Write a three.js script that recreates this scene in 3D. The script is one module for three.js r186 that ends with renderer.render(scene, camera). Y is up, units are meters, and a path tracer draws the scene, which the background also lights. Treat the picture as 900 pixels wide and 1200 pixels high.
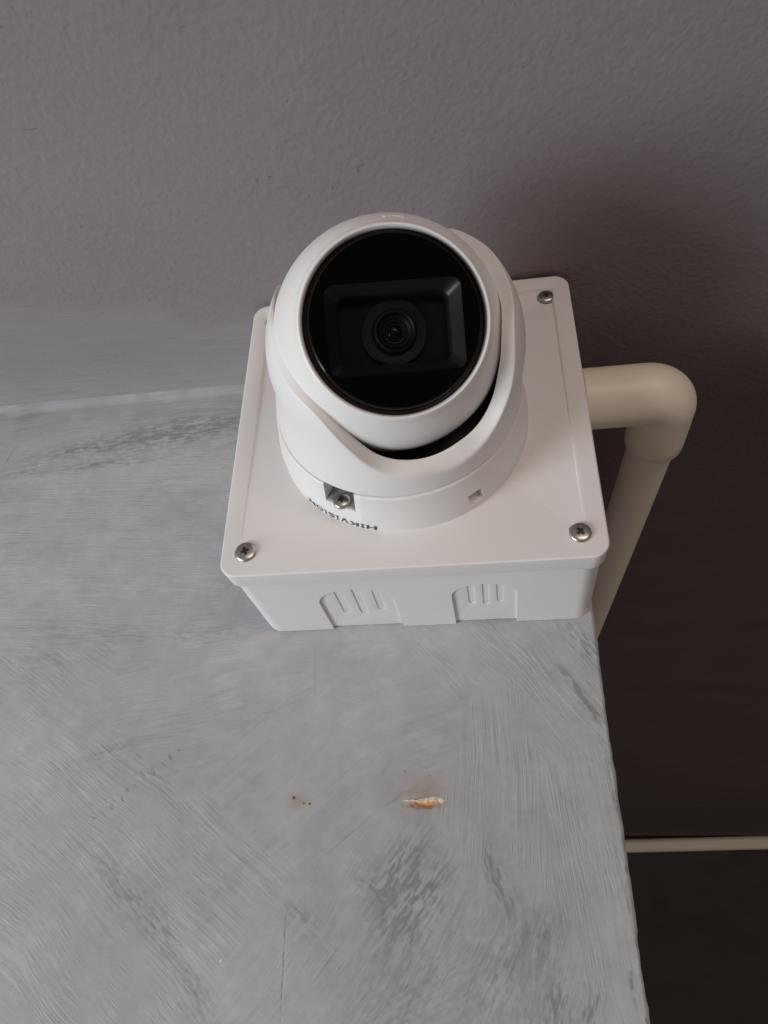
import * as THREE from 'three';
import { mergeGeometries, mergeVertices, toCreasedNormals } from 'three/addons/utils/BufferGeometryUtils.js';
import { RoundedBoxGeometry } from 'three/addons/geometries/RoundedBoxGeometry.js';
import { TextGeometry } from 'three/addons/geometries/TextGeometry.js';
import { FontLoader } from 'three/addons/loaders/FontLoader.js';
import { RectAreaLightUniformsLib } from 'three/addons/lights/RectAreaLightUniformsLib.js';
import { Brush, Evaluator, SUBTRACTION } from 'three-bvh-csg';

// ------------------------------------------------------------------ camera, light, exposure
const MM = 0.001, RAD = Math.PI / 180;
const scene = new THREE.Scene();
const camera = new THREE.PerspectiveCamera(69.75, 0.75, 0.01, 30);
camera.rotation.order = 'YXZ';
camera.rotation.set(29.987 * RAD, 8.942 * RAD, 0.776 * RAD);
camera.position.set(25.863 * MM, -168.245 * MM, 270.765 * MM);
scene.add(camera);

const renderer = new THREE.WebGLRenderer({ antialias: true });
renderer.toneMapping = THREE.LinearToneMapping;
renderer.toneMappingExposure = 1.0;
renderer.shadowMap.enabled = true;

RectAreaLightUniformsLib.init();
scene.background = new THREE.Color().setRGB(0.165, 0.138, 0.125);          // what the dim room gives back from all sides
function areaLight(name, color, intensity, w, h, pos, target) {
  const l = new THREE.RectAreaLight(color, intensity, w, h);
  l.name = name; l.position.set(...pos); l.lookAt(...target); scene.add(l);
  return l;
}
// daylight from a low window on the left, and a wide weak warm glow from the room behind the photographer
areaLight('window_light', new THREE.Color().setRGB(0.92, 0.99, 1.04), 10.8, 0.75, 0.6, [-1.16, -0.78, 0.54], [0, 0, 0.05]);
areaLight('room_light', new THREE.Color().setRGB(1.0, 0.84, 0.74), 7.4, 2.2, 0.5, [1.0, -0.24, 3.2], [0, -0.1, 0]);

// ------------------------------------------------------------------ helpers
function rng(seed) { let s = seed >>> 0; return () => { s = (s + 0x6d2b79f5) | 0; let t = Math.imul(s ^ (s >>> 15), 1 | s); t = (t + Math.imul(t ^ (t >>> 7), 61 | t)) ^ t; return ((t ^ (t >>> 14)) >>> 0) / 4294967296; }; }
function hash2(i, j, k) { let h = Math.imul(i, 374761393) ^ Math.imul(j, 668265263) ^ Math.imul(k, 2147483647 - 58); h = Math.imul(h ^ (h >>> 13), 1274126177); h = Math.imul(h ^ (h >>> 15), 0x2c1b3c6d); return ((h ^ (h >>> 16)) >>> 0) / 4294967296; }
function vn(x, y, k = 0) {                                             // value noise, 0..1
  const i = Math.floor(x), j = Math.floor(y); let u = x - i, v = y - j;
  u = u * u * (3 - 2 * u); v = v * v * (3 - 2 * v);
  const a = hash2(i, j, k), b = hash2(i + 1, j, k), c = hash2(i, j + 1, k), d = hash2(i + 1, j + 1, k);
  return a + (b - a) * u + (c - a) * v + (a - b - c + d) * u * v;
}
function fbm(x, y, k = 0, n = 3) { let s = 0, a = 0.5, t = 0; for (let i = 0; i < n; i++) { s += a * vn(x, y, k + i * 17); t += a; a *= 0.5; x *= 2.03; y *= 2.03; } return s / t; }
const sst = (a, b, x) => { const t = Math.min(1, Math.max(0, (x - a) / (b - a))); return t * t * (3 - 2 * t); };
const lerp = (a, b, t) => a + (b - a) * t;

function mesh(name, geo, mat, parent = scene) {                        // geometry in millimetres
  geo.scale(MM, MM, MM);
  const m = new THREE.Mesh(geo, mat); m.name = name; m.castShadow = m.receiveShadow = true;
  parent.add(m); return m;
}
function thing(name, label, category, x = 0, y = 0, z = 0) {
  const g = new THREE.Group(); g.name = name; g.position.set(x * MM, y * MM, z * MM); g.userData = { label, category }; scene.add(g); return g;
}
function gridGeo(nu, nv, fn, closedU = false) {                        // fn(u, v) -> [x, y, z, s, t]
  const pos = [], uv = [], idx = [];
  for (let i = 0; i <= nu; i++) for (let j = 0; j <= nv; j++) { const p = fn(i / nu, j / nv, i, j); pos.push(p[0], p[1], p[2]); uv.push(p[3] ?? i / nu, p[4] ?? j / nv); }
  for (let i = 0; i < nu; i++) for (let j = 0; j < nv; j++) { const a = i * (nv + 1) + j, b = a + nv + 1; idx.push(a, b, a + 1, b, b + 1, a + 1); }
  const g = new THREE.BufferGeometry();
  g.setAttribute('position', new THREE.Float32BufferAttribute(pos, 3)); g.setAttribute('uv', new THREE.Float32BufferAttribute(uv, 2)); g.setIndex(idx);
  if (closedU) { g.deleteAttribute('uv'); const m = mergeVertices(g, 1e-4); m.computeVertexNormals(); return m; }
  g.computeVertexNormals(); return g;
}
function dataTex(w, h, px, srgb) {
  const t = new THREE.DataTexture(px, w, h, THREE.RGBAFormat); t.magFilter = t.minFilter = THREE.LinearFilter;
  t.wrapS = t.wrapT = THREE.MirroredRepeatWrapping; if (srgb) t.colorSpace = THREE.SRGBColorSpace; t.needsUpdate = true; return t;
}
function lathe(points, seg = 128, crease = 0.6) {                       // profile of [r, z] turned about the z axis
  let g = new THREE.LatheGeometry(points.map((p) => new THREE.Vector2(p[0], p[1])), seg); g.rotateX(Math.PI / 2);
  return toCreasedNormals(g, crease);
}
function roundRect(w, h, r) {
  const s = new THREE.Shape(), x = -w / 2, y = -h / 2;
  s.moveTo(x + r, y); s.lineTo(x + w - r, y); s.absarc(x + w - r, y + r, r, -Math.PI / 2, 0); s.lineTo(x + w, y + h - r); s.absarc(x + w - r, y + h - r, r, 0, Math.PI / 2);
  s.lineTo(x + r, y + h); s.absarc(x + r, y + h - r, r, Math.PI / 2, Math.PI); s.lineTo(x, y + r); s.absarc(x + r, y + r, r, Math.PI, 1.5 * Math.PI); return s;
}
function rrPoints(w, h, r, n = 8) { const p = []; for (const [cx, cy, a0] of [[1, -1, -90], [1, 1, 0], [-1, 1, 90], [-1, -1, 180]]) for (let i = 0; i <= n; i++) { const a = (a0 + 90 * i / n) * RAD; p.push([cx * (w / 2 - r) + r * Math.cos(a), cy * (h / 2 - r) + r * Math.sin(a)]); } return p; }
function rings(list, capEnd = true, capStart = false) {                 // skin through rounded rectangles: [w, h, r, z]
  const n = 10, loops = list.map(([w, h, r, z]) => rrPoints(w, h, Math.max(r, 0.01), n).map(([x, y]) => [x, y, z]));
  const pos = [], idx = [], N = loops[0].length;
  for (const l of loops) for (const p of l) pos.push(...p);
  for (let k = 0; k + 1 < loops.length; k++) for (let i = 0; i < N; i++) { const a = k * N + i, b = k * N + (i + 1) % N, c = a + N, d = b + N; idx.push(a, b, c, b, d, c); }
  const cap = (k, flip) => { const c = pos.length / 3, z = list[k][3]; pos.push(0, 0, z); for (let i = 0; i < N; i++) { const a = k * N + i, b = k * N + (i + 1) % N; flip ? idx.push(c, b, a) : idx.push(c, a, b); } };
  if (capEnd) cap(loops.length - 1, false); if (capStart) cap(0, true);
  const g = new THREE.BufferGeometry(); g.setAttribute('position', new THREE.Float32BufferAttribute(pos, 3)); g.setIndex(idx);
  return toCreasedNormals(g, 0.55);
}
const ev = new Evaluator(); ev.attributes = ['position', 'normal']; ev.useGroups = false;
function cut(geo, ...tools) {
  let a = new Brush(geo.index ? geo : mergeVertices(geo)); a.updateMatrixWorld();
  for (const t of tools) { const b = new Brush(t.index ? t : mergeVertices(t)); b.updateMatrixWorld(); a = ev.evaluate(a, b, SUBTRACTION); }
  return a.geometry;
}

// ------------------------------------------------------------------ materials
const std = (o) => new THREE.MeshStandardMaterial(o);
const lin = (r, g, b) => new THREE.Color().setRGB(r, g, b);
// moulded plastic: faint grain so that it does not read as perfectly smooth
function grainTex(n, k) { const px = new Uint8Array(n * n * 4); for (let j = 0; j < n; j++) for (let i = 0; i < n; i++) { const v = 128 + 90 * (fbm(i / 3, j / 3, k, 2) - 0.5); px.set([v, v, v, 255], (j * n + i) * 4); } const t = dataTex(n, n, px, false); return t; }
const whiteBox = std({ color: lin(0.80, 0.772, 0.757), roughness: 0.5, name: 'white_box_plastic' });
const whiteCam = std({ color: lin(0.82, 0.80, 0.785), roughness: 0.42, name: 'white_camera_paint' });
const pipeMat = std({ color: lin(0.85, 0.76, 0.63), roughness: 0.42, name: 'cream_pvc' });
const blackGloss = new THREE.MeshPhysicalMaterial({ color: lin(0.0015, 0.0015, 0.0015), roughness: 0.06, specularIntensity: 0.12, name: 'black_glass' });
const blackMatte = new THREE.MeshPhysicalMaterial({ color: lin(0.003, 0.003, 0.003), roughness: 0.6, specularIntensity: 0.35, name: 'black_plastic' });
const bezelMat = new THREE.MeshPhysicalMaterial({ color: lin(0.014, 0.0145, 0.0145), roughness: 0.36, specularIntensity: 1, name: 'lens_bezel_plastic' });
const steel = std({ color: lin(0.50, 0.49, 0.46), roughness: 0.34, metalness: 1, name: 'screw_steel' });
const greyMetal = std({ color: lin(0.32, 0.32, 0.31), roughness: 0.55, metalness: 0.2, name: 'grey_bracket' });
const inkMat = std({ color: lin(0.075, 0.075, 0.08), roughness: 0.6, name: 'grey_ink' });

// ------------------------------------------------------------------ the wall: thin white skim troweled over grey plaster
const CEIL = 65.5, EDGE = 64.6;                                        // ceiling height and the wall's free edge, in mm from the box's centre
const WX0 = -235, WX1 = 70, WY0 = -215, WY1 = 72;
function wallTextures() {
  const w = 2040, h = 1920, sx = (WX1 - WX0) / w, sy = (WY1 - WY0) / h;
  const px = new Uint8Array(w * h * 4), bp = new Uint8Array(w * h * 4);
  // passes of the trowel: centre, reach, direction (degrees), strength
  const zones = [[-150, 40, 70, 22, 3], [-140, -20, 80, 50, -3], [-160, -110, 60, 50, -31], [-200, -175, 60, 50, -28], [-95, -165, 45, 40, -38], [-60, -60, 60, 26, 4], [-45, -112, 34, 30, 40], [-12, -95, 30, 30, 18],
    [52, -88, 18, 34, -56], [25, -125, 20, 45, 86], [52, -150, 16, 60, 97], [-5, -160, 30, 28, 58], [30, -190, 26, 30, 62], [-45, -190, 40, 30, 50], [-100, -90, 40, 26, 12], [15, -75, 30, 16, -50], [-10, 20, 80, 60, 2]];
  const Z = zones.map(([x, y, rx, ry, a], i) => ({ x, y, rx, ry, c: Math.cos(a * RAD), s: Math.sin(a * RAD), k: i * 31 + 5 }));
  // spots where the grey shows through, and broad darker patches low down: x, y, reach along, reach across, direction, depth
  const bare = [[-125, 41, 44, 8, 6, 1.25], [-165, 37, 30, 5, 8, 0.9], [-104, 45, 36, 7, 4, 1.2], [-150, 27, 30, 3, 3, 0.9], [-195, 25, 16, 3, 4, 0.6], [-75, 47, 22, 6, 4, 0.7], [-80, 34, 20, 3, 3, 0.5],
    [-10, -149, 15, 6, 55, 1.45], [-5, -158, 15, 8, 50, 1.45], [-19, -155, 8, 3, -35, 0.8], [21, -146, 9, 3, 100, 0.9], [24, -155, 10, 4, 110, 1.0], [37, -167, 9, 5, 70, 0.8], [38, -187, 8, 5, 85, 1.0], [48, -188, 9, 4, 70, 1.1],
    [-6, -172, 30, 16, 60, 0.5], [-42, -164, 14, 5, -40, 0.5], [-105, -158, 16, 6, -40, 0.7], [-90, -168, 13, 4, -45, 0.8], [-76, -186, 12, 5, -50, 0.6], [-112, -150, 12, 5, -30, 0.4],
    [59, -72, 12, 5, -58, 1.1], [55, -89, 13, 1.6, -58, 1.4], [59, -97, 7, 1.3, -60, 1.5], [61, -180, 5, 0.8, 92, 1.8], [62.5, -120, 30, 0.8, 95, 0.8], [63, -160, 30, 0.6, 95, 0.8], [-122, -108, 14, 4, 20, 0.4], [-60, -95, 18, 3, 30, 0.3], [-10, -192, 40, 12, 30, 0.4], [30, -172, 20, 12, 80, 0.35], [30, -195, 26, 10, 70, 0.45],
    [-130, -60, 40, 6, -4, 0.35], [-75, -40, 12, 16, 70, 0.4], [-85, -62, 22, 4, 3, 0.5], [-160, -70, 30, 6, 0, 0.3], [20, -180, 18, 8, 60, 0.5]].map(([x, y, a, b, d, s]) => ({ x, y, a, b, c: Math.cos(d * RAD), n: Math.sin(d * RAD), s }));
  // single dabs, hairline cracks, scratches: x, y, half length, half width, direction, tone
  const R = rng(7), marks = [];
  for (const [x, y, a] of [[-94, -108.5, 40], [-97, -111, 20], [-99, -113.5, 35], [-103, -115.5, 30], [-107, -116.8, 35], [-109, -121, 10], [-112, -122.5, -20], [-113.5, -125.5, 15], [-117, -128.5, -50], [-123, -132, -40], [-110, -110, 10], [-103.5, -116.8, -30], [-120, -126, -30]]) marks.push([x, y, 1.1 + R() * 1.3, 0.5 + R() * 0.6, -35 + 50 * (R() - 0.5), -0.15]);
  marks.push([-43, -80, 17, 0.22, 94, -0.12], [-47.7, -177, 18, 0.36, 91, -0.2], [-47.1, -177, 18, 0.25, 91, 0.08], [-27, -138, 13, 0.3, 37, -0.13], [-12, -127, 6, 0.25, 33, -0.12], [-43, -162, 7, 0.25, -30, -0.1], [-205, 36, 7, 0.5, 74, -0.16], [-170, -80, 30, 0.25, -3, -0.07], [-120, -62, 24, 0.22, -4, -0.06], [-165, -112, 30, 0.2, -22, -0.07], [-30, -118, 16, 0.22, 38, -0.08], [-38, -108, 18, 0.22, 39, -0.07], [-52, -121, 16, 0.2, 40, -0.06]);
  for (let i = 0; i < 26; i++) { const t = R(); marks.push([28 + t * 30 + R() * 8, -70 - t * 26 - R() * 10, 4 + R() * 16, 0.12 + R() * 0.18, -57 + R() * 8, (R() - 0.35) * 0.2]); }
  for (let i = 0; i < 30; i++) marks.push([-70 + R() * 60, -128 + R() * 42, 3 + R() * 14, 0.1 + R() * 0.14, 38 + R() * 8, (R() - 0.55) * 0.13]);
  for (let i = 0; i < 34; i++) marks.push([20 + R() * 42, -190 + R() * 95, 3 + R() * 10, 0.1 + R() * 0.14, 80 + R() * 22, (R() - 0.45) * 0.13]);
  for (let i = 0; i < 40; i++) marks.push([-225 + R() * 120, -200 + R() * 100, 4 + R() * 18, 0.1 + R() * 0.14, -35 + R() * 10, (R() - 0.5) * 0.09]);
  for (let i = 0; i < 40; i++) marks.push([-225 + R() * 230, -90 + R() * 100, 5 + R() * 22, 0.1 + R() * 0.16, -4 + R() * 9, (R() - 0.5) * 0.09]);
  for (let i = 0; i < 44; i++) marks.push([-225 + R() * 160, 24 + R() * 32, 2 + R() * 10, 0.12 + R() * 0.3, 2 + R() * 12, (R() - 0.45) * 0.2]);
  for (let i = 0; i < 30; i++) marks.push([63.3 + R() * 1.2, -195 + R() * 130, 0.5 + R() * 2.5, 0.15 + R() * 0.3, 92, -0.25 * R()]);
  const layer = new Float32Array(w * h), deep = new Float32Array(w * h);
  for (const [x, y, a, b, d, t] of marks) {
    const c = Math.cos(d * RAD), s = Math.sin(d * RAD), ex = Math.abs(a * c) + Math.abs(b * s) + 1.5, ey = Math.abs(a * s) + Math.abs(b * c) + 1.5;
    for (let j = Math.max(0, Math.floor((y - ey - WY0) / sy)); j <= Math.min(h - 1, (y + ey - WY0) / sy); j++) for (let i = Math.max(0, Math.floor((x - ex - WX0) / sx)); i <= Math.min(w - 1, (x + ex - WX0) / sx); i++) {
      const X = WX0 + i * sx - x, Y = WY0 + j * sy - y, u = X * c + Y * s, v = -X * s + Y * c + 0.5 * (fbm(u * 0.25 + x, y, 3, 2) - 0.5) * Math.min(1, a / 4);
      const e = (1 - sst(0.25, 1.1, Math.hypot(u / a, v / b) + 0.5 * (fbm(X * 0.9 + x, Y * 0.9 + y, 9, 2) - 0.5))) * (0.25 + 0.95 * vn(u * 0.8, y * 3 + v, 10));
      layer[j * w + i] += t * e; deep[j * w + i] += t * e * 0.8;
    }
  }
  for (let j = 0; j < h; j++) for (let i = 0; i < w; i++) {
    const x = WX0 + (i + 0.5) * sx, y = WY0 + (j + 0.5) * sy, o = j * w + i;
    const wx = x + 7 * (fbm(x / 16, y / 16, 91, 2) - 0.5), wy = y + 7 * (fbm(x / 16, y / 16, 92, 2) - 0.5);
    // the strongest two passes of the trowel win here
    let b1 = -1e9, b2 = -1e9, z1 = Z[0], z2 = Z[0];
    for (const z of Z) { const dx = (wx - z.x) / z.rx, dy = (wy - z.y) / z.ry, q = -(dx * dx + dy * dy) + 0.25 * vn(wx / 9, wy / 9, z.k); if (q > b1) { b2 = b1; z2 = z1; b1 = q; z1 = z; } else if (q > b2) { b2 = q; z2 = z; } }
    const m = sst(0, 0.35, b1 - b2) * 0.5 + 0.5;
    let st = 0, fine = 0;
    for (const [z, g] of [[z1, m], [z2, 1 - m]]) {
      if (g < 0.02) continue;
      const bend = 1.5 * (vn(wx / 30, wy / 30, z.k + 3) - 0.5), u = x * z.c + y * z.s, v = -x * z.s + y * z.c + bend * 2;
      st += g * (0.55 * vn(u / 22, v / 1.5, z.k) + 0.45 * vn(u / 9, v / 0.62, z.k + 1) - 0.5); fine += g * (vn(u / 5, v / 0.32, z.k + 2) - 0.5);
    }
    const gate = 1.5 * sst(0.34, 0.72, fbm(x / 13, y / 13, 21, 3)), gate2 = 1.6 * sst(0.4, 0.7, fbm(x / 8, y / 8, 23, 3)); st *= 0.35 + gate; fine *= 0.15 + gate2;
    const mottle = fbm(x / 2.6, y / 1.9, 47, 3) - 0.5;
    let bareAmt = 0;
    for (const q of bare) { const X = x - q.x, Y = y - q.y; if (Math.abs(X) + Math.abs(Y) > 90) continue; const u = (X * q.c + Y * q.n) / q.a, v = (-X * q.n + Y * q.c) / q.b, e = Math.exp(-1.2 * (u * u + v * v)); if (e > 0.03) { const U = X * q.c + Y * q.n, V = -X * q.n + Y * q.c; bareAmt += e * q.s * sst(0.34, 0.68, 0.66 * fbm(U / 4.2, V / 0.75, 71, 3) + 0.34 * fbm(x / 1.9, y / 1.9, 73, 3)); } }
    bareAmt = Math.min(1, bareAmt);
    const cloud = fbm(x / 36, y / 36, 41, 3) - 0.5, spot = fbm(x / 7, y / 7, 45, 3) - 0.5, grain = vn(x / 0.35, y / 0.35, 60) - 0.5;
    let L = 0.692 + 0.085 * cloud + 0.055 * spot + 0.032 * st + 0.014 * fine + 0.035 * mottle + 0.012 * grain;
    L -= 0.02 * sst(-60, -170, y) * sst(40, -10, Math.abs(x + 20));
    L += layer[o] * 0.75; L = lerp(L, 0.535 + 0.05 * st + 0.02 * grain, bareAmt * 0.86);
    const near = sst(36, 62, y + 4 * spot); L = lerp(L, 0.605 + 0.07 * st + 0.06 * spot, near * 0.8); L += 0.02 * sst(20, 40, y) - 0.012 * sst(60.5, 62.5, y + spot); L -= 0.03 * sst(20, 40, y + 8 * cloud) * sst(-20, -80, x);          // the smeared band at the ceiling; the lit fillet is darkened in the colour
    // warmth wanders a little; bare plaster is cooler
    const warm = -0.008 + 0.005 * (fbm(x / 45, y / 45, 55, 2) - 0.5) * 2 + 0.004 - 0.004 * bareAmt + near * 0.012, green = -0.002 + 0.006 * sst(-60, -140, x) * sst(-60, -120, y);
    let r = L + warm - 0.006, g = L + green, b = L - warm * 0.4 + 0.008;
    // rust: small spots, and the halo round the chipped place
    const rust = (X, Y, rx, ry, k) => { const d = Math.hypot((x - X) / rx, (y - Y) / ry) + 0.5 * (fbm(x, y, k, 3) - 0.5); return 1 - sst(0.5, 1, d); };
    let ru = 0.20 * Math.exp(-(((x + 2) / 9) ** 2) - ((y + 125) / 6) ** 2) * (0.4 + 1.2 * fbm(x / 2, y / 2, 1, 3)) + 0.95 * rust(-1.5, -128.9, 7.8, 1.5, 2) * vn(x * 1.2, y * 1.2, 77) + 0.22 * Math.exp(-(((x + 46) / 3.4) ** 2) - ((y + 127) / 2.2) ** 2);
    r = lerp(r, 0.58, ru); g = lerp(g, 0.38, ru); b = lerp(b, 0.22, ru);
    let dk = Math.max(rust(-48, -125.8, 0.75, 0.75, 4), 0.7 * rust(-44.2, -127.8, 0.5, 0.5, 5), rust(-42, -127.9, 0.6, 0.6, 6), 0.5 * rust(-8, -117.5, 0.5, 0.5, 8), 0.5 * rust(1, -119, 0.4, 0.4, 9));
    dk *= 0.8; r = lerp(r, 0.36, dk); g = lerp(g, 0.22, dk); b = lerp(b, 0.11, dk);
    const sp = rust(-69, -176, 0.6, 0.6, 11); r = lerp(r, 0.85, sp); g = lerp(g, 0.85, sp); b = lerp(b, 0.85, sp);
    px.set([r * 255, g * 255, b * 255, 255].map((v) => Math.max(0, Math.min(255, v))), o * 4);
    const H = 0.5 + 0.30 * st + 0.2 * fine + 0.1 * spot + deep[o] * 0.7 - 0.12 * bareAmt + 0.04 * grain, hv = Math.max(0, Math.min(255, H * 255)); bp.set([hv, hv, hv, 255], o * 4);
  }
  return [dataTex(w, h, px, true), dataTex(w, h, bp, false)];
}
const [wallMap, wallBump] = wallTextures();
const wallMat = std({ map: wallMap, bumpMap: wallBump, bumpScale: 0.00028, roughness: 0.85, name: 'troweled_skim' });
{
  // a plan that runs along the face, round the worn arris and back along the side, lifted to the ceiling, where it flares into a fillet
  const plan = [];                                                     // [x, z, nx, nz, s]
  const xs = []; for (let x = -1500; x < -240; x += 60) xs.push(x); for (let x = -240; x <= EDGE - 2; x += 2.5) xs.push(x);
  let s = 0, last = null;
  const push = (x, z, nx, nz) => { if (last) s += Math.hypot(x - last[0], z - last[1]); else s = x; last = [x, z]; plan.push([x, z, nx, nz, s]); };
  for (const x of xs) push(x, 0, 0, 1);
  const ar = 1.3; for (let k = 0; k <= 8; k++) { const a = (90 - 90 * k / 8) * RAD; push(EDGE - ar + ar * Math.cos(a), -ar + ar * Math.sin(a), Math.cos(a), Math.sin(a)); }
  for (const z of [-4, -8, -15, -30, -60, -120, -300, -700, -1300, -1950]) push(EDGE, z, 1, 0);
  const ys = []; for (let y = -1300; y < -240; y += 60) ys.push(y); for (let y = -240; y < 55; y += 2) ys.push(y); const fr = 4; for (let k = 0; k <= 8; k++) ys.push(CEIL - fr + fr * Math.sin(k / 8 * Math.PI / 2) + 0.4 * k / 8);
  const g = gridGeo(plan.length - 1, ys.length - 1, (u, v, i, j) => {
    const [x, z, nx, nz, sc] = plan[i], y = ys[j];
    const t = Math.max(0, (y - (CEIL - fr)) / fr), fl = fr * (1 - Math.sqrt(Math.max(0, 1 - Math.min(1, t) ** 2)));
    const nearEdge = Math.exp(-(((x - EDGE) / 6) ** 2)) * (z > -20 ? 1 : 0);
    const und = 0.5 * (fbm(x / 40 + 9, y / 40, 301, 2) - 0.5) * sst(0, -40, z > -1 ? Math.min(0, Math.max(x - 10, -40)) : -40) + nearEdge * (0.9 * (fbm(y / 9, 3, 311, 3) - 0.5) + 0.35 * (vn(y / 1.6, 5, 312) - 0.5));
    return [x + nx * (und + fl), y, z + nz * (und + fl), (Math.min(sc, 400) - WX0) / (WX1 - WX0), (y - WY0) / (WY1 - WY0)];
  });
  const m = mesh('wall', g, wallMat); m.userData = { kind: 'structure', label: 'grey white troweled plaster wall ending in a free edge below the box', category: 'wall' };
  // the chipped place: a crumbly ridge of filler
  const chip = gridGeo(46, 14, (u, v) => {
    const a = (u - 0.5) * 2, b = (v - 0.5) * 2, x = -1.6 + a * 7.6, len = Math.sqrt(Math.max(0, 1 - a * a));
    const hw = (0.8 + 0.7 * sst(-0.5, 0.9, a)) * (0.45 + 1.1 * vn(u * 15, 2, 401)) * Math.pow(len, 0.7);
    const y = -127.4 + 0.25 * Math.sin(u * 9) + b * hw, hgt = (1 - b * b) * len * (0.1 + 1.3 * fbm(u * 26, v * 6, 402, 3)) * 0.75;
    return [x, y, -0.15 + hgt, u, v];
  });
  const cn = 128, cp = new Uint8Array(cn * cn * 4);
  for (let j = 0; j < cn; j++) for (let i = 0; i < cn; i++) { const t = sst(0.55, 0.25, j / cn + 0.5 * (fbm(i / 8, j / 8, 410, 3) - 0.5)) * sst(0.1, 0.3, i / cn) * sst(0.95, 0.75, i / cn), d = 0.9 + 0.2 * vn(i / 3, j / 3, 411); cp.set([lerp(236, 206, t) * d, lerp(224, 152, t) * d, lerp(204, 104, t) * d, 255].map((v) => Math.min(255, v)), (j * cn + i) * 4); }
  mesh('filler_chip', chip, std({ map: dataTex(cn, cn, cp, true), roughness: 0.95, name: 'chipped_filler' }), m).userData.label = 'cream and rust stained chip of filler in the plaster';
}

// ------------------------------------------------------------------ the ceiling: rolled mauve grey paint, smooth where the trowel ran along the wall
{
  const n = 2048, side = 420, X0 = -240, Z0 = -150, s = side / n, px = new Uint8Array(n * n * 4), bp = new Uint8Array(n * n * 4);
  for (let j = 0; j < n; j++) for (let i = 0; i < n; i++) {
    const x = X0 + i * s, z = Z0 + j * s, o = (j * n + i) * 4;
    const wob = 22 * (fbm(x / 45, z / 45, 501, 3) - 0.5), band = (1 - sst(48, 66, z + 0.28 * (x + 130) * 0.4 + wob)) * sst(30, -20, x);   // smooth trowel band by the wall, left of the box
    const st = (vn(x / 17 + z / 60, z / 0.9, 503) * 0.55 + vn(x / 6, z / 0.5, 504) * 0.45 - 0.5) * (0.4 + 1.2 * sst(0.35, 0.7, fbm(x / 20, z / 8, 511, 2)));
    const peel = 0.6 * vn(x / 1.55, z / 1.55, 505) + 0.3 * vn(x / 0.8, z / 0.8, 506) + 0.1 * vn(x / 3.6, z / 3.6, 507), pe = peel - 0.5;
    const cloud = fbm(x / 60, z / 60, 508, 3) - 0.5, dot = sst(0.965, 0.99, vn(x / 2.6, z / 2.6, 509));
    const c = 0.515 + 0.035 * cloud + 0.018 * pe * (1 - band) + band * (0.025 + 0.035 * st) - 0.05 * dot, skim = band * sst(34, 4, z + 8 * st);
    const wm = 0.007 + 0.005 * sst(-40, -140, x + 0.3 * z);
    const dk = sst(45, -45, z + wob * 0.8) * sst(35, 75, x + wob * 0.5);   // shade beyond the wall edge, painted into the colour as a feathered brown
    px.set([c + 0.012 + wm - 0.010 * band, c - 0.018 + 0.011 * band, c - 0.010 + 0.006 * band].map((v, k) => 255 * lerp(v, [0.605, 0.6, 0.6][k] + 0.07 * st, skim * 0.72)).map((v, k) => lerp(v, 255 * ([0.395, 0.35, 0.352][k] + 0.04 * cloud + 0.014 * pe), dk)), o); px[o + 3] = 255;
    const hv = 255 * Math.max(0, Math.min(1, 0.5 + (0.75 * pe) * (1 - 0.72 * band) + 0.14 * st * band + 0.12 * cloud - 0.25 * dot)); bp.set([hv, hv, hv, 255], o);
  }
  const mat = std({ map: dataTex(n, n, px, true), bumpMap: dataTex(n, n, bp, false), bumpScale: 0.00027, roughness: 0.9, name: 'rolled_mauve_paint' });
  const under = gridGeo(40, 40, (u, v) => { const x = lerp(-2600, 1900, u), z = lerp(-150, 1500, v); return [x, CEIL, z, (x - X0) / side, (z - Z0) / side]; });
  const top = new THREE.BoxGeometry(4500, 60, 3480); top.translate(-350, CEIL + 31, -240);
  under.computeVertexNormals();
  const g = mergeGeometries([under, top]);
  const N = 512, fp = new Uint8Array(N * N * 4); for (let j = 0; j < N; j++) for (let i = 0; i < N; i++) { const v = 255 * (0.365 + 0.05 * (fbm(i / 60, j / 60, 521, 4) - 0.5) + 0.03 * (vn(i / 3, j / 3, 522) - 0.5)); fp.set([v * 1.082, v * 0.959, v * 0.964, 255], (j * N + i) * 4); }  // far ceiling: shade behind the wall put into a dark brown colour
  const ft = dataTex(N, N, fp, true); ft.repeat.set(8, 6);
  const far = mesh('ceiling_001', gridGeo(4, 4, (u, v) => [lerp(-2600, 1900, u), CEIL, lerp(-1980, -150, v), u, v]), std({ map: ft, roughness: 0.9, name: 'shade_brown_ceiling' })); far.userData = { kind: 'structure', label: 'part of the ceiling beyond the pipe, its shade painted in as dark brown', category: 'ceiling' };
  const m = mesh('ceiling', g, mat); m.userData = { kind: 'structure', label: 'mauve grey rolled paint ceiling above the box', category: 'ceiling' };
}
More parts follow.
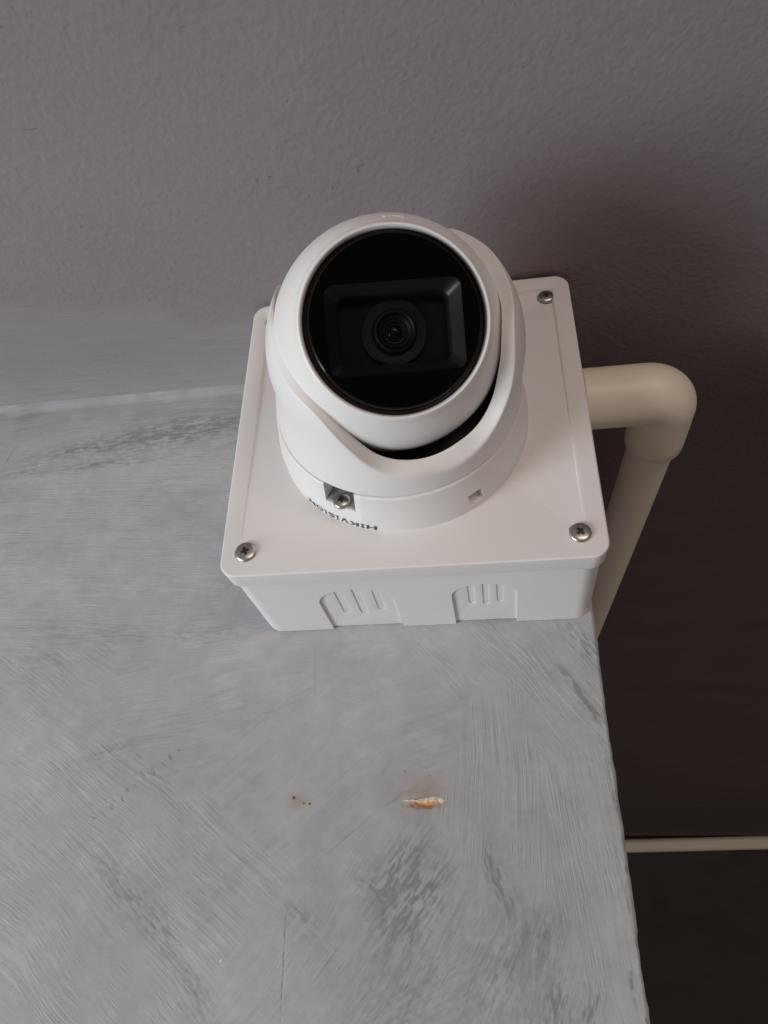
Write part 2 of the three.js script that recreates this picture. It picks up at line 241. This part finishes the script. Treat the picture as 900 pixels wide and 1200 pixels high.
// ------------------------------------------------------------------ the dark far wall and the trunking along its top
{
  const n = 256, px = new Uint8Array(n * n * 4); for (let j = 0; j < n; j++) for (let i = 0; i < n; i++) { const v = 66 + 16 * (fbm(i / 20, j / 20, 601, 4) - 0.5); px.set([v * 1.01, v * 0.965, v * 0.95, 255], (j * n + i) * 4); }
  const t = dataTex(n, n, px, true); t.repeat.set(3, 3);
  const g = new THREE.BoxGeometry(3000, 1500, 80); g.translate(900, CEIL - 752, -1946);
  const m = mesh('wall_001', g, std({ map: t, roughness: 0.9, name: 'dark_brown_paint' })); m.userData = { kind: 'structure', label: 'dark brown wall far behind on the right', category: 'wall' };
  const tr = thing('cable_trunking', 'pale cream strip of trunking running along the top of the dark far wall', 'trunking', 900, 54, -1890);
  const body = new RoundedBoxGeometry(2400, 32, 24, 4, 11); const m2 = mesh('trunking_body', body, pipeMat, tr); m2.rotation.z = 0.022;
}

// ------------------------------------------------------------------ the junction box
const D = 54.2, LW = 130, LH = 126.5, BW = 128, BH = 125.2;
const box = thing('junction_box', 'square white plastic junction box screwed to the wall under the camera', 'junction box');
function pipeShape(x0, x1, zs, zt) { const s = new THREE.Shape(); s.moveTo(x0, -6); s.lineTo(x0, zs); const cx = (x0 + x1) / 2, r = (x1 - x0) / 2; for (let k = 1; k < 20; k++) { const a = Math.PI * (1 - k / 20); s.lineTo(cx + r * Math.cos(a), zs + (zt - zs) * Math.sin(a)); } s.lineTo(x1, zs); s.lineTo(x1, -6); s.closePath(); return s; }
const arches = [{ x0: -36.2, x1: -8.2, zs: 25.5, zt: 37.4, slots: [-27.9, -21.4, -14.3], w: 3.1 }, { x0: 12.4, x1: 35.6, zs: 27, zt: 36.4, slots: [19.4, 24.6, 29.6], w: 2.5 }];
{
  const bodyG = rings([[BW, BH, 7, 0.2], [BW, BH, 7, 46.5]], true, true);
  const tools = arches.map((a) => { const e = new THREE.ExtrudeGeometry(pipeShape(a.x0, a.x1, a.zs, a.zt), { depth: 12, bevelEnabled: false, curveSegments: 8 }); e.deleteAttribute('uv'); e.rotateX(Math.PI / 2); e.translate(0, -BH / 2 + 1.25, 0); return e; });   // (x, z) shape, depth down -y
  const body = cut(bodyG, ...tools);
  mesh('box_body', toCreasedNormals(body, 0.5), whiteBox, box);
  for (const a of arches) {                                            // break-out panel with its slots
    const s = new THREE.Shape(); const cx = (a.x0 + a.x1) / 2, sh = pipeShape(a.x0 + 0.05, a.x1 - 0.05, a.zs, a.zt - 0.05); sh.getPoints().forEach((p, i) => (i ? s.lineTo(p.x, Math.max(p.y, 1.6)) : s.moveTo(p.x, Math.max(p.y, 1.6))));
    const rr = (a.x1 - a.x0) * 0.44, zc = a.zs - 0.5;
    for (const sx of a.slots) { const d = sx - cx, hl = Math.sqrt(Math.max(4, rr * rr - d * d)), h = new THREE.Path(), w = a.w / 2, z0 = zc - hl * 0.98, top = (x) => a.zs + (a.zt - a.zs) * Math.sqrt(Math.max(0, 1 - ((x - cx) / ((a.x1 - a.x0) / 2)) ** 2)) - 1.1; h.moveTo(sx - w, z0 + 0.4); h.lineTo(sx, z0 - 0.2); h.lineTo(sx + w, z0 + 0.4); h.lineTo(sx + w, top(sx + w)); h.lineTo(sx, top(sx)); h.lineTo(sx - w, top(sx - w)); h.closePath(); s.holes.push(h); }
    const e = new THREE.ExtrudeGeometry(s, { depth: 0.1, bevelEnabled: true, bevelThickness: 0.14, bevelSize: 0.3, bevelOffset: -0.15, bevelSegments: 2 }); e.deleteAttribute('uv'); e.rotateX(Math.PI / 2); e.translate(0, -BH / 2 + 1.18, 0);
    mesh('knockout_panel', toCreasedNormals(e, 0.6), whiteBox, box);
  }
  // lid: soft outer edge, raised border, sunk middle
  const lid = rings([[LW - 0.9, LH - 0.9, 5.2, 45], [LW - 0.5, LH - 0.5, 5.6, 45.2], [LW - 0.3, LH - 0.3, 5.7, 45.6], [LW + 0.2, LH + 0.2, 5.9, D - 0.62], [LW + 0.2, LH + 0.2, 5.9, D - 0.5], [LW + 0.05, LH + 0.05, 5.85, D - 0.25], [LW - 0.35, LH - 0.35, 5.6, D - 0.06], [LW - 0.9, LH - 0.9, 5.3, D], [LW - 1.2, LH - 1.2, 5.3, D], [LW - 12.4, LH - 12.2, 2.2, D], [LW - 12.9, LH - 12.7, 2.0, D - 0.15], [LW - 14.4, LH - 14.2, 1.6, D - 1.15], [LW - 15, LH - 15, 1.4, D - 1.25]], true, true);
  { const P = lid.attributes.position; for (let k = 0; k < P.count; k++) if (P.getZ(k) < D - 0.02 && Math.abs(P.getX(k)) < LW / 2 - 6.3 && Math.abs(P.getY(k)) < LH / 2 - 6.2 && P.getZ(k) > 50) P.setZ(k, D - (D - P.getZ(k)) * lerp(0, 1.15, (P.getY(k) + 57) / 114)); }
  mesh('lid', toCreasedNormals(lid, 0.62), whiteBox, box);
}
function screwGeo(r, h, twist) {                                       // pan head with a cross recess, standing on z = 0
  const pr = [[0.001, h]]; for (let k = 1; k <= 8; k++) { const t = k / 8; pr.push([r * Math.sin(t * Math.PI / 2), h * (0.25 + 0.75 * Math.cos(t * Math.PI / 2) ** 0.7)]); } pr.push([r, 0], [0.001, 0]);
  const head = new THREE.LatheGeometry(pr.reverse().map((p) => new THREE.Vector2(p[0], p[1])), 32); head.rotateX(Math.PI / 2); head.deleteAttribute('uv');
  const tools = [0, 90].map((d) => { const b = new THREE.CylinderGeometry(0.25 * r, 0.14 * r, h * 1.6, 4); b.deleteAttribute('uv'); b.rotateY(Math.PI / 4); b.scale(3.0, 1, 1); b.rotateX(Math.PI / 2); b.translate(0, 0, h * 1.0); b.rotateZ((d + twist) * RAD); return b; });
  return toCreasedNormals(cut(mergeVertices(head, 1e-5), ...tools), 0.5);
}
function crossFill(r, h, twist) { const g = [0, 90].map((d) => { const b = new THREE.BoxGeometry(1.06 * r, 0.26 * r, h * 0.4); b.deleteAttribute('uv'); b.translate(0, 0, h * 0.36); b.rotateZ((d + twist) * RAD); return b; }); g[1].translate(0, 0, -0.02); return mergeGeometries(g); }
const recessMat = std({ color: lin(0.06, 0.055, 0.045), roughness: 0.6, metalness: 0.6, name: 'screw_recess_dark' });  // dark fill set into the cross slots
const holeShadeMat = std({ color: lin(0.09, 0.088, 0.08), roughness: 0.9, name: 'screw_hole_shade' });  // dark disc under the head, paints the shade of the gap round it
for (const [x, y, r, tw, tilt] of [[-56.2, -54.3, 3.75, 20, 0.03], [56.3, -54.4, 3.6, 40, 0], [55.8, 53, 3.3, 12, -0.02], [-57.2, 53.8, 3.4, 30, 0]]) {
  const sc = mesh('screw', screwGeo(r, 1.7, tw), steel, box); sc.position.set(x * MM, y * MM, (y < 0 ? D - 0.22 : D - 1.42) * MM); sc.rotation.set(tilt, tilt, 0); mesh('cross_recess', crossFill(r, 1.7, tw), recessMat, sc); const ho = new THREE.CylinderGeometry(r + 0.22, r + 0.22, 0.3, 36); ho.rotateX(Math.PI / 2); ho.translate(0, 0, 0.02); mesh('hole_shade_disc', ho, holeShadeMat, sc);
}

// ------------------------------------------------------------------ the pipe that leaves the box and turns back along the wall's side
{
  const X = 101.1, Y = 20.7, Zp = 27, pipe = thing('conduit_pipe', 'cream plastic conduit with an elbow leaving the right side of the box', 'pipe', X, Y, Zp);
  const r = 12.4, bend = 8.2, parts = [];
  const arm1 = lathe([[r - 2.5, 0], [r - 0.5, 0], [r, 0.5], [r, 25.1]], 64); arm1.rotateY(Math.PI / 2); arm1.translate(-X + 67.8, 0, 0);   // along +x, ends where the bend starts
  const tor = new THREE.TorusGeometry(bend, r, 48, 24, Math.PI / 2);   // in xy about z; from +x axis to +y axis
  tor.deleteAttribute('uv'); tor.rotateX(Math.PI / 2); const t2 = tor;                                  // now in xz plane: from +x towards +z
  t2.translate(-bend, 0, -bend);
  const arm2 = lathe([[r, 0], [r, 19], [r - 0.15, 24.6], [r - 0.45, 25.1], [r - 1.0, 25.3], [r - 2.7, 25.3], [r - 2.9, 24]], 64); arm2.rotateX(Math.PI); arm2.translate(0, 0, -bend);
  for (const g of [arm1, t2.toNonIndexed(), arm2]) { g.deleteAttribute('uv'); parts.push(g); }
  mesh('elbow', mergeGeometries(parts), pipeMat, pipe);
  const tube = lathe([[9.9, 0], [9.9, 620]], 48); tube.rotateX(Math.PI); tube.rotateY(0.042); tube.translate(0, 0, -bend - 20); tube.deleteAttribute('uv'); mesh('straight_pipe', tube, pipeMat, pipe);
  const col = lathe([[10, 0], [r - 1.0, 0], [r - 0.3, 0.6], [r - 0.3, 4.6], [r - 0.9, 5], [9, 5]], 64); col.rotateY(Math.PI / 2); col.translate(-X + 62.6, 0, 0); col.deleteAttribute('uv'); mesh('collar', col, std({ color: lin(0.55, 0.45, 0.33), roughness: 0.5, name: 'yellowed_collar' }), pipe);
}

// ------------------------------------------------------------------ the dome camera
const TX = -1.3, TY = -3.9, cam = thing('security_camera', 'white turret security camera with round black glass front mounted on the box lid', 'camera', TX, TY, 52.95);
const L = (z) => z - 52.95;                                            // heights below are written from the wall
// base ring with its screw pocket and its slot
{
  const prof = [[0.01, L(71.6)], [41, L(71.6)], [42.7, L(71.2)], [43.2, L(70.6)], [44.75, L(62.6)], [45.05, L(61.4)], [45.35, L(59.5)], [45.55, L(54.2)], [45.5, L(53.1)], [45.2, 0], [0.01, 0]];
  const g = new THREE.LatheGeometry(prof.reverse().map((p) => new THREE.Vector2(p[0], p[1])), 144); g.rotateX(Math.PI / 2); g.deleteAttribute('uv');
  const boxTool = (deg, r, w, d, z0, z1, extra = 0) => { const b = new THREE.BoxGeometry(d, w, z1 - z0); b.translate(r, 0, L((z0 + z1) / 2)); b.rotateZ(deg * RAD); b.deleteAttribute('uv'); return b; };
  const flank = new THREE.BoxGeometry(10, 30, 40); flank.deleteAttribute('uv'); flank.translate(5, 0, 0); flank.rotateY(-11.5 * RAD); flank.translate(44.75, 0, L(59.3)); flank.rotateZ(-116.8 * RAD);
  const base = cut(mergeVertices(g, 1e-4), boxTool(-116.8, 44, 11.6, 17, 62.8, 80), boxTool(-56, 45.6, 5.6, 6, 57, 62.5), flank);
  mesh('base_ring', toCreasedNormals(base, 0.45), whiteCam, cam).position.set(-0.4 * MM, -0.2 * MM, 0);
  const plate = new RoundedBoxGeometry(8.6, 11.4, 1, 2, 0.2); plate.translate(39.6, 0, L(63.1)); plate.rotateZ(-116.8 * RAD); mesh('bracket', plate, greyMetal, cam);
  const sc = mesh('screw', screwGeo(3.0, 1.7, 15), steel, cam); sc.position.set(43.1 * Math.cos(-117.2 * RAD) * MM, 43.1 * Math.sin(-117.2 * RAD) * MM, L(63.6) * MM); mesh('cross_recess', crossFill(3.0, 1.7, 15), recessMat, sc);
}
// printed maker's name along the lower band, its tops towards the lid
{
  const font = await new FontLoader().loadAsync('fonts/droid/droid_sans_bold.typeface.json');
  const letters = []; let a = -100.6;
  const word = 'HIKVISION', adv = [4.3, 2.2, 4.1, 3.7, 1.8, 3.2, 1.8, 3.9, 3.9];
  [...word].forEach((ch, i) => {
    const t = new TextGeometry(ch, { font, size: 2.5, depth: 0.12, curveSegments: 5 }); t.computeBoundingBox(); const bb = t.boundingBox, wd = bb.max.x - bb.min.x, sc = (adv[i] - 0.55) / wd; const P = t.attributes.position;
    for (let k = 0; k < P.count; k++) {
      const x = (P.getX(k) - bb.min.x) * sc, y = P.getY(k), th = (a - (x + (i < 3 ? 0.16 * y : 0)) / 45.3 / RAD) * RAD, z = 57.0 - y * 0.98;   // reads towards -x, tops point at the lid
      const r = 45.62 - (z - 54.2) * 0.0377 + P.getZ(k) * 0.3;
      P.setXYZ(k, r * Math.cos(th) - 0.4, r * Math.sin(th) - 0.2, L(z));
    }
    t.deleteAttribute('uv'); t.computeVertexNormals(); letters.push(t); a -= adv[i] / 45.3 / RAD;
  });
  mesh('lettering', mergeGeometries(letters), inkMat, cam);
}
// the saddle-shaped cover ring round the ball
const BALL = new THREE.Vector3(-0.3 - TX, -4.9 - TY, L(100.3));
const mid = (z) => { const t = sst(71.5, 95, z); return [lerp(0, 1.17 - TX, t), lerp(0, -4.67 - TY, t)]; };   // the ring leans a little towards the pipe
function cyc(table) { const n = table.length; return (deg) => { const t = (((deg % 360) + 360) % 360) / 360 * n, i = Math.floor(t), f = t - i, p = (k) => table[(i + k + n) % n]; const a = p(-1), b = p(0), c = p(1), d = p(2); return b + 0.5 * f * (c - a + f * (2 * a - 5 * b + 4 * c - d + f * (3 * (b - c) + d - a))); }; }
//               0   20  40  60  80 100 120 140 160 180 -160 -140 -120 -100 -80 -60 -40 -20
const crestZ = cyc([58.6, 60.9, 59.4, 57.5, 45.5, 32.6, 29.4, 40, 60, 62.5, 57.2, 54.3, 49.3, 31.5, 26.5, 24.8, 31.2, 53.1]);
const openZ = cyc([56.7, 59.4, 58.4, 55.5, 43.6, 32.6, 29.5, 38, 55, 61, 60, 56.4, 49.2, 34.2, 28.9, 29.0, 33.2, 53.3]);
{
  const rOut = (z) => { const lo = lerp(42.75, 41.13, sst(71.5, 90, z)); return z < 95.2 ? lo : Math.sqrt(Math.max(600, 41.13 * 41.13 - (z - 95.2) ** 2)); };
  const rOpen = (z) => (z < 101 ? 36.8 : Math.sqrt(Math.max(400, 36.8 * 36.8 - (z - 101) ** 2)));
  const g = gridGeo(240, 33, (u, v, i, j) => {
    const deg = u * 360, zc = 54.2 + crestZ(deg), zo = 54.2 + openZ(deg); let r, z; const pv = 3.5 * Math.exp(-((((deg - 38 + 540) % 360 - 180) / 54) ** 2));
    if (j === 0) { r = 41; z = 71.75; } else if (j === 1) { r = 42.3; z = 71.75; } else if (j <= 18) { const t = (j - 2) / 16; z = lerp(72.1, zc, t); r = rOut(z); if (j === 18) r -= 0.12; } else {
      const ro = rOpen(zo) - pv, rc = rOut(zc) - 0.12; const n = [[0.03, 0.35], [0.10, 0.55], [0.2, 0.55]];
      if (j <= 21) { const q = n[j - 19]; r = lerp(rc, ro, q[0]); z = lerp(zc, zo, q[0]) + q[1] * 0.7; } else if (j <= 26) { const t = lerp(0.2, 0.95, (j - 21) / 5); r = lerp(rc, ro, t); z = lerp(zc, zo, t) + 0.385 * (1 - (t - 0.2) / 0.75); } else if (j === 27) { r = ro; z = zo - 0.1; } else if (j === 28) { r = ro + 0.05; z = zo - 0.6; } else { const t = (j - 28) / 5; z = lerp(zo - 0.6, 73, t); r = lerp(ro + 0.3, 40, Math.min(1, t * 1.2)); }
    }
    const c = mid(z); return [c[0] + r * Math.cos(deg * RAD), c[1] + r * Math.sin(deg * RAD), L(z)];
  }, true);
  mesh('trim_ring', toCreasedNormals(g, 0.7), whiteCam, cam);
  const inner = gridGeo(180, 9, (u, v, i, j) => { const deg = u * 360, zo = 54.2 + openZ(deg) - 0.7, z = lerp(zo, 74, Math.min(1, v * 1.5)), r = v > 0.7 ? lerp(36.7, 24, (v - 0.667) * 3) : (z > 101 ? Math.sqrt(Math.max(300, 36.7 * 36.7 - (z - 101) ** 2)) : 36.75); const c = mid(z); return [c[0] + (r - 0.2) * Math.cos(deg * RAD), c[1] + (r - 0.2) * Math.sin(deg * RAD), L(z)]; }, true);
  mesh('inner_collar', inner, std({ color: lin(0.03, 0.028, 0.026), roughness: 0.7, name: 'dark_inner_plastic' }), cam);
}
// the ball, looking down and a little to its left
{
  const axis = new THREE.Vector3(0.19612, -0.55921, 0.80549).normalize();
  const right = new THREE.Vector3(0, 1, 0).cross(axis).normalize(), up = axis.clone().cross(right), roll = 8.4 * RAD;
  const rx = right.clone().multiplyScalar(Math.cos(roll)).addScaledVector(up, Math.sin(roll)), ry = axis.clone().cross(rx);
  const R = 36.1, prof = [];
  for (let k = 0; k <= 56; k++) { const a = lerp(-80, 38, k / 56) * RAD; prof.push([R * Math.cos(a), R * Math.sin(a)]); }   // sphere up to h = 22
  prof.push([28.1, 23.2], [27.8, 24.2], [27.4, 24.9], [27.0, 25.2], [26.6, 25.1], [26.3, 24.7], [26.1, 24.0], [26.0, 20.5]);
  const ball = mesh('eyeball', lathe(prof, 160, 0.5), whiteCam, cam);
  ball.position.copy(BALL).multiplyScalar(MM); ball.quaternion.setFromRotationMatrix(new THREE.Matrix4().makeBasis(rx, ry, axis));
  // front glass: raised black plate with a window over the lens
  const W = 38.6, H = 25.4, OY = -1.7;
  const shape = new THREE.Shape(); shape.absarc(0, 0, 24.0, 0, 2 * Math.PI);
  const hole = new THREE.Path(); rrPoints(W, H, 2.6, 8).reverse().forEach(([x, y], i) => (i ? hole.lineTo(x, y + OY) : hole.moveTo(x, y + OY))); hole.closePath(); shape.holes.push(hole);
  const front = new THREE.ShapeGeometry(shape, 96); front.translate(0, 0, 25.9); front.deleteAttribute('uv');
  const rim = lathe([[26.0, 23.3], [24.9, 23.8], [24.6, 25.2], [24.4, 25.7], [24.0, 25.9]], 128, 0.4); rim.deleteAttribute('uv');
  mesh('front_cover', front, blackGloss, ball);
  mesh('front_rim', rim, new THREE.MeshPhysicalMaterial({ color: lin(0.003, 0.003, 0.003), roughness: 0.12, specularIntensity: 0.9, name: 'black_rim' }), ball);
  const funnel = rings([[W, H, 2.6, 25.85], [W - 0.3, H - 0.3, 2.5, 25.5], [W - 6.4, H - 5.4, 2.4, 23.1], [W - 7, H - 6, 2.4, 22.5], [W - 7.2, H - 6.2, 2.4, 18.5]], false); funnel.translate(0, OY, 0);
  mesh('lens_bezel', funnel, bezelMat, ball);
  const floor = rings([[W - 6, H - 5, 2.4, 18.4]], true); floor.translate(0, OY, 0); mesh('lens_bay', floor, blackMatte, ball);
  const lens = lathe([[9.8, 18.5], [9.8, 19.4], [9.2, 19.7], [6.6, 19.5], [6.3, 20.6], [6.0, 21.3], [5.5, 21.5], [5.1, 21.2], [4.7, 20.2], [3.6, 19.6], [3.4, 19.9], [3.0, 19.8], [2.4, 19.0], [2.2, 19.0]], 72, 0.4); lens.translate(0.2, OY - 0.3, 0);
  mesh('lens_barrel', lens, new THREE.MeshPhysicalMaterial({ color: lin(0.004, 0.004, 0.004), roughness: 0.5, specularIntensity: 0.5, name: 'lens_black' }), ball);
  const eye = lathe([[2.2, 19.0], [1.6, 19.5], [0.8, 19.75], [0.001, 19.85]], 40, 0.8); eye.translate(0.2, OY - 0.3, 0);
  mesh('lens', eye, new THREE.MeshPhysicalMaterial({ color: lin(0.006, 0.002, 0.003), roughness: 0.18, specularIntensity: 0.4, name: 'lens_glass' }), ball);
  const pane = new THREE.ShapeGeometry(roundRect(W - 0.1, H - 0.1, 2.55), 8); pane.translate(0, OY, 25.88);
  mesh('window_pane', pane, new THREE.MeshPhysicalMaterial({ color: lin(0.75, 0.76, 0.77), transmission: 1, thickness: 0, roughness: 0.02, ior: 1.2, specularIntensity: 0.25, name: 'clear_pane' }), ball);
  // small embossed arrow marks on the top of the shell
  const bits = [];
  for (const [deg, len, wd] of [[98.2, 1.2, 1.6], [95.5, 0.6, 2.0], [94.2, 0.9, 1.2], [90.8, 3.4, 0.7]]) { const b = new RoundedBoxGeometry(len, wd, 0.7, 2, 0.2); b.rotateX(-52 * RAD); b.translate(0, 30.8, 18.7); b.rotateZ((deg - 90) * RAD - roll); bits.push(b); }
  mesh('embossed_mark', mergeGeometries(bits), whiteCam, ball);
}

renderer.render(scene, camera);
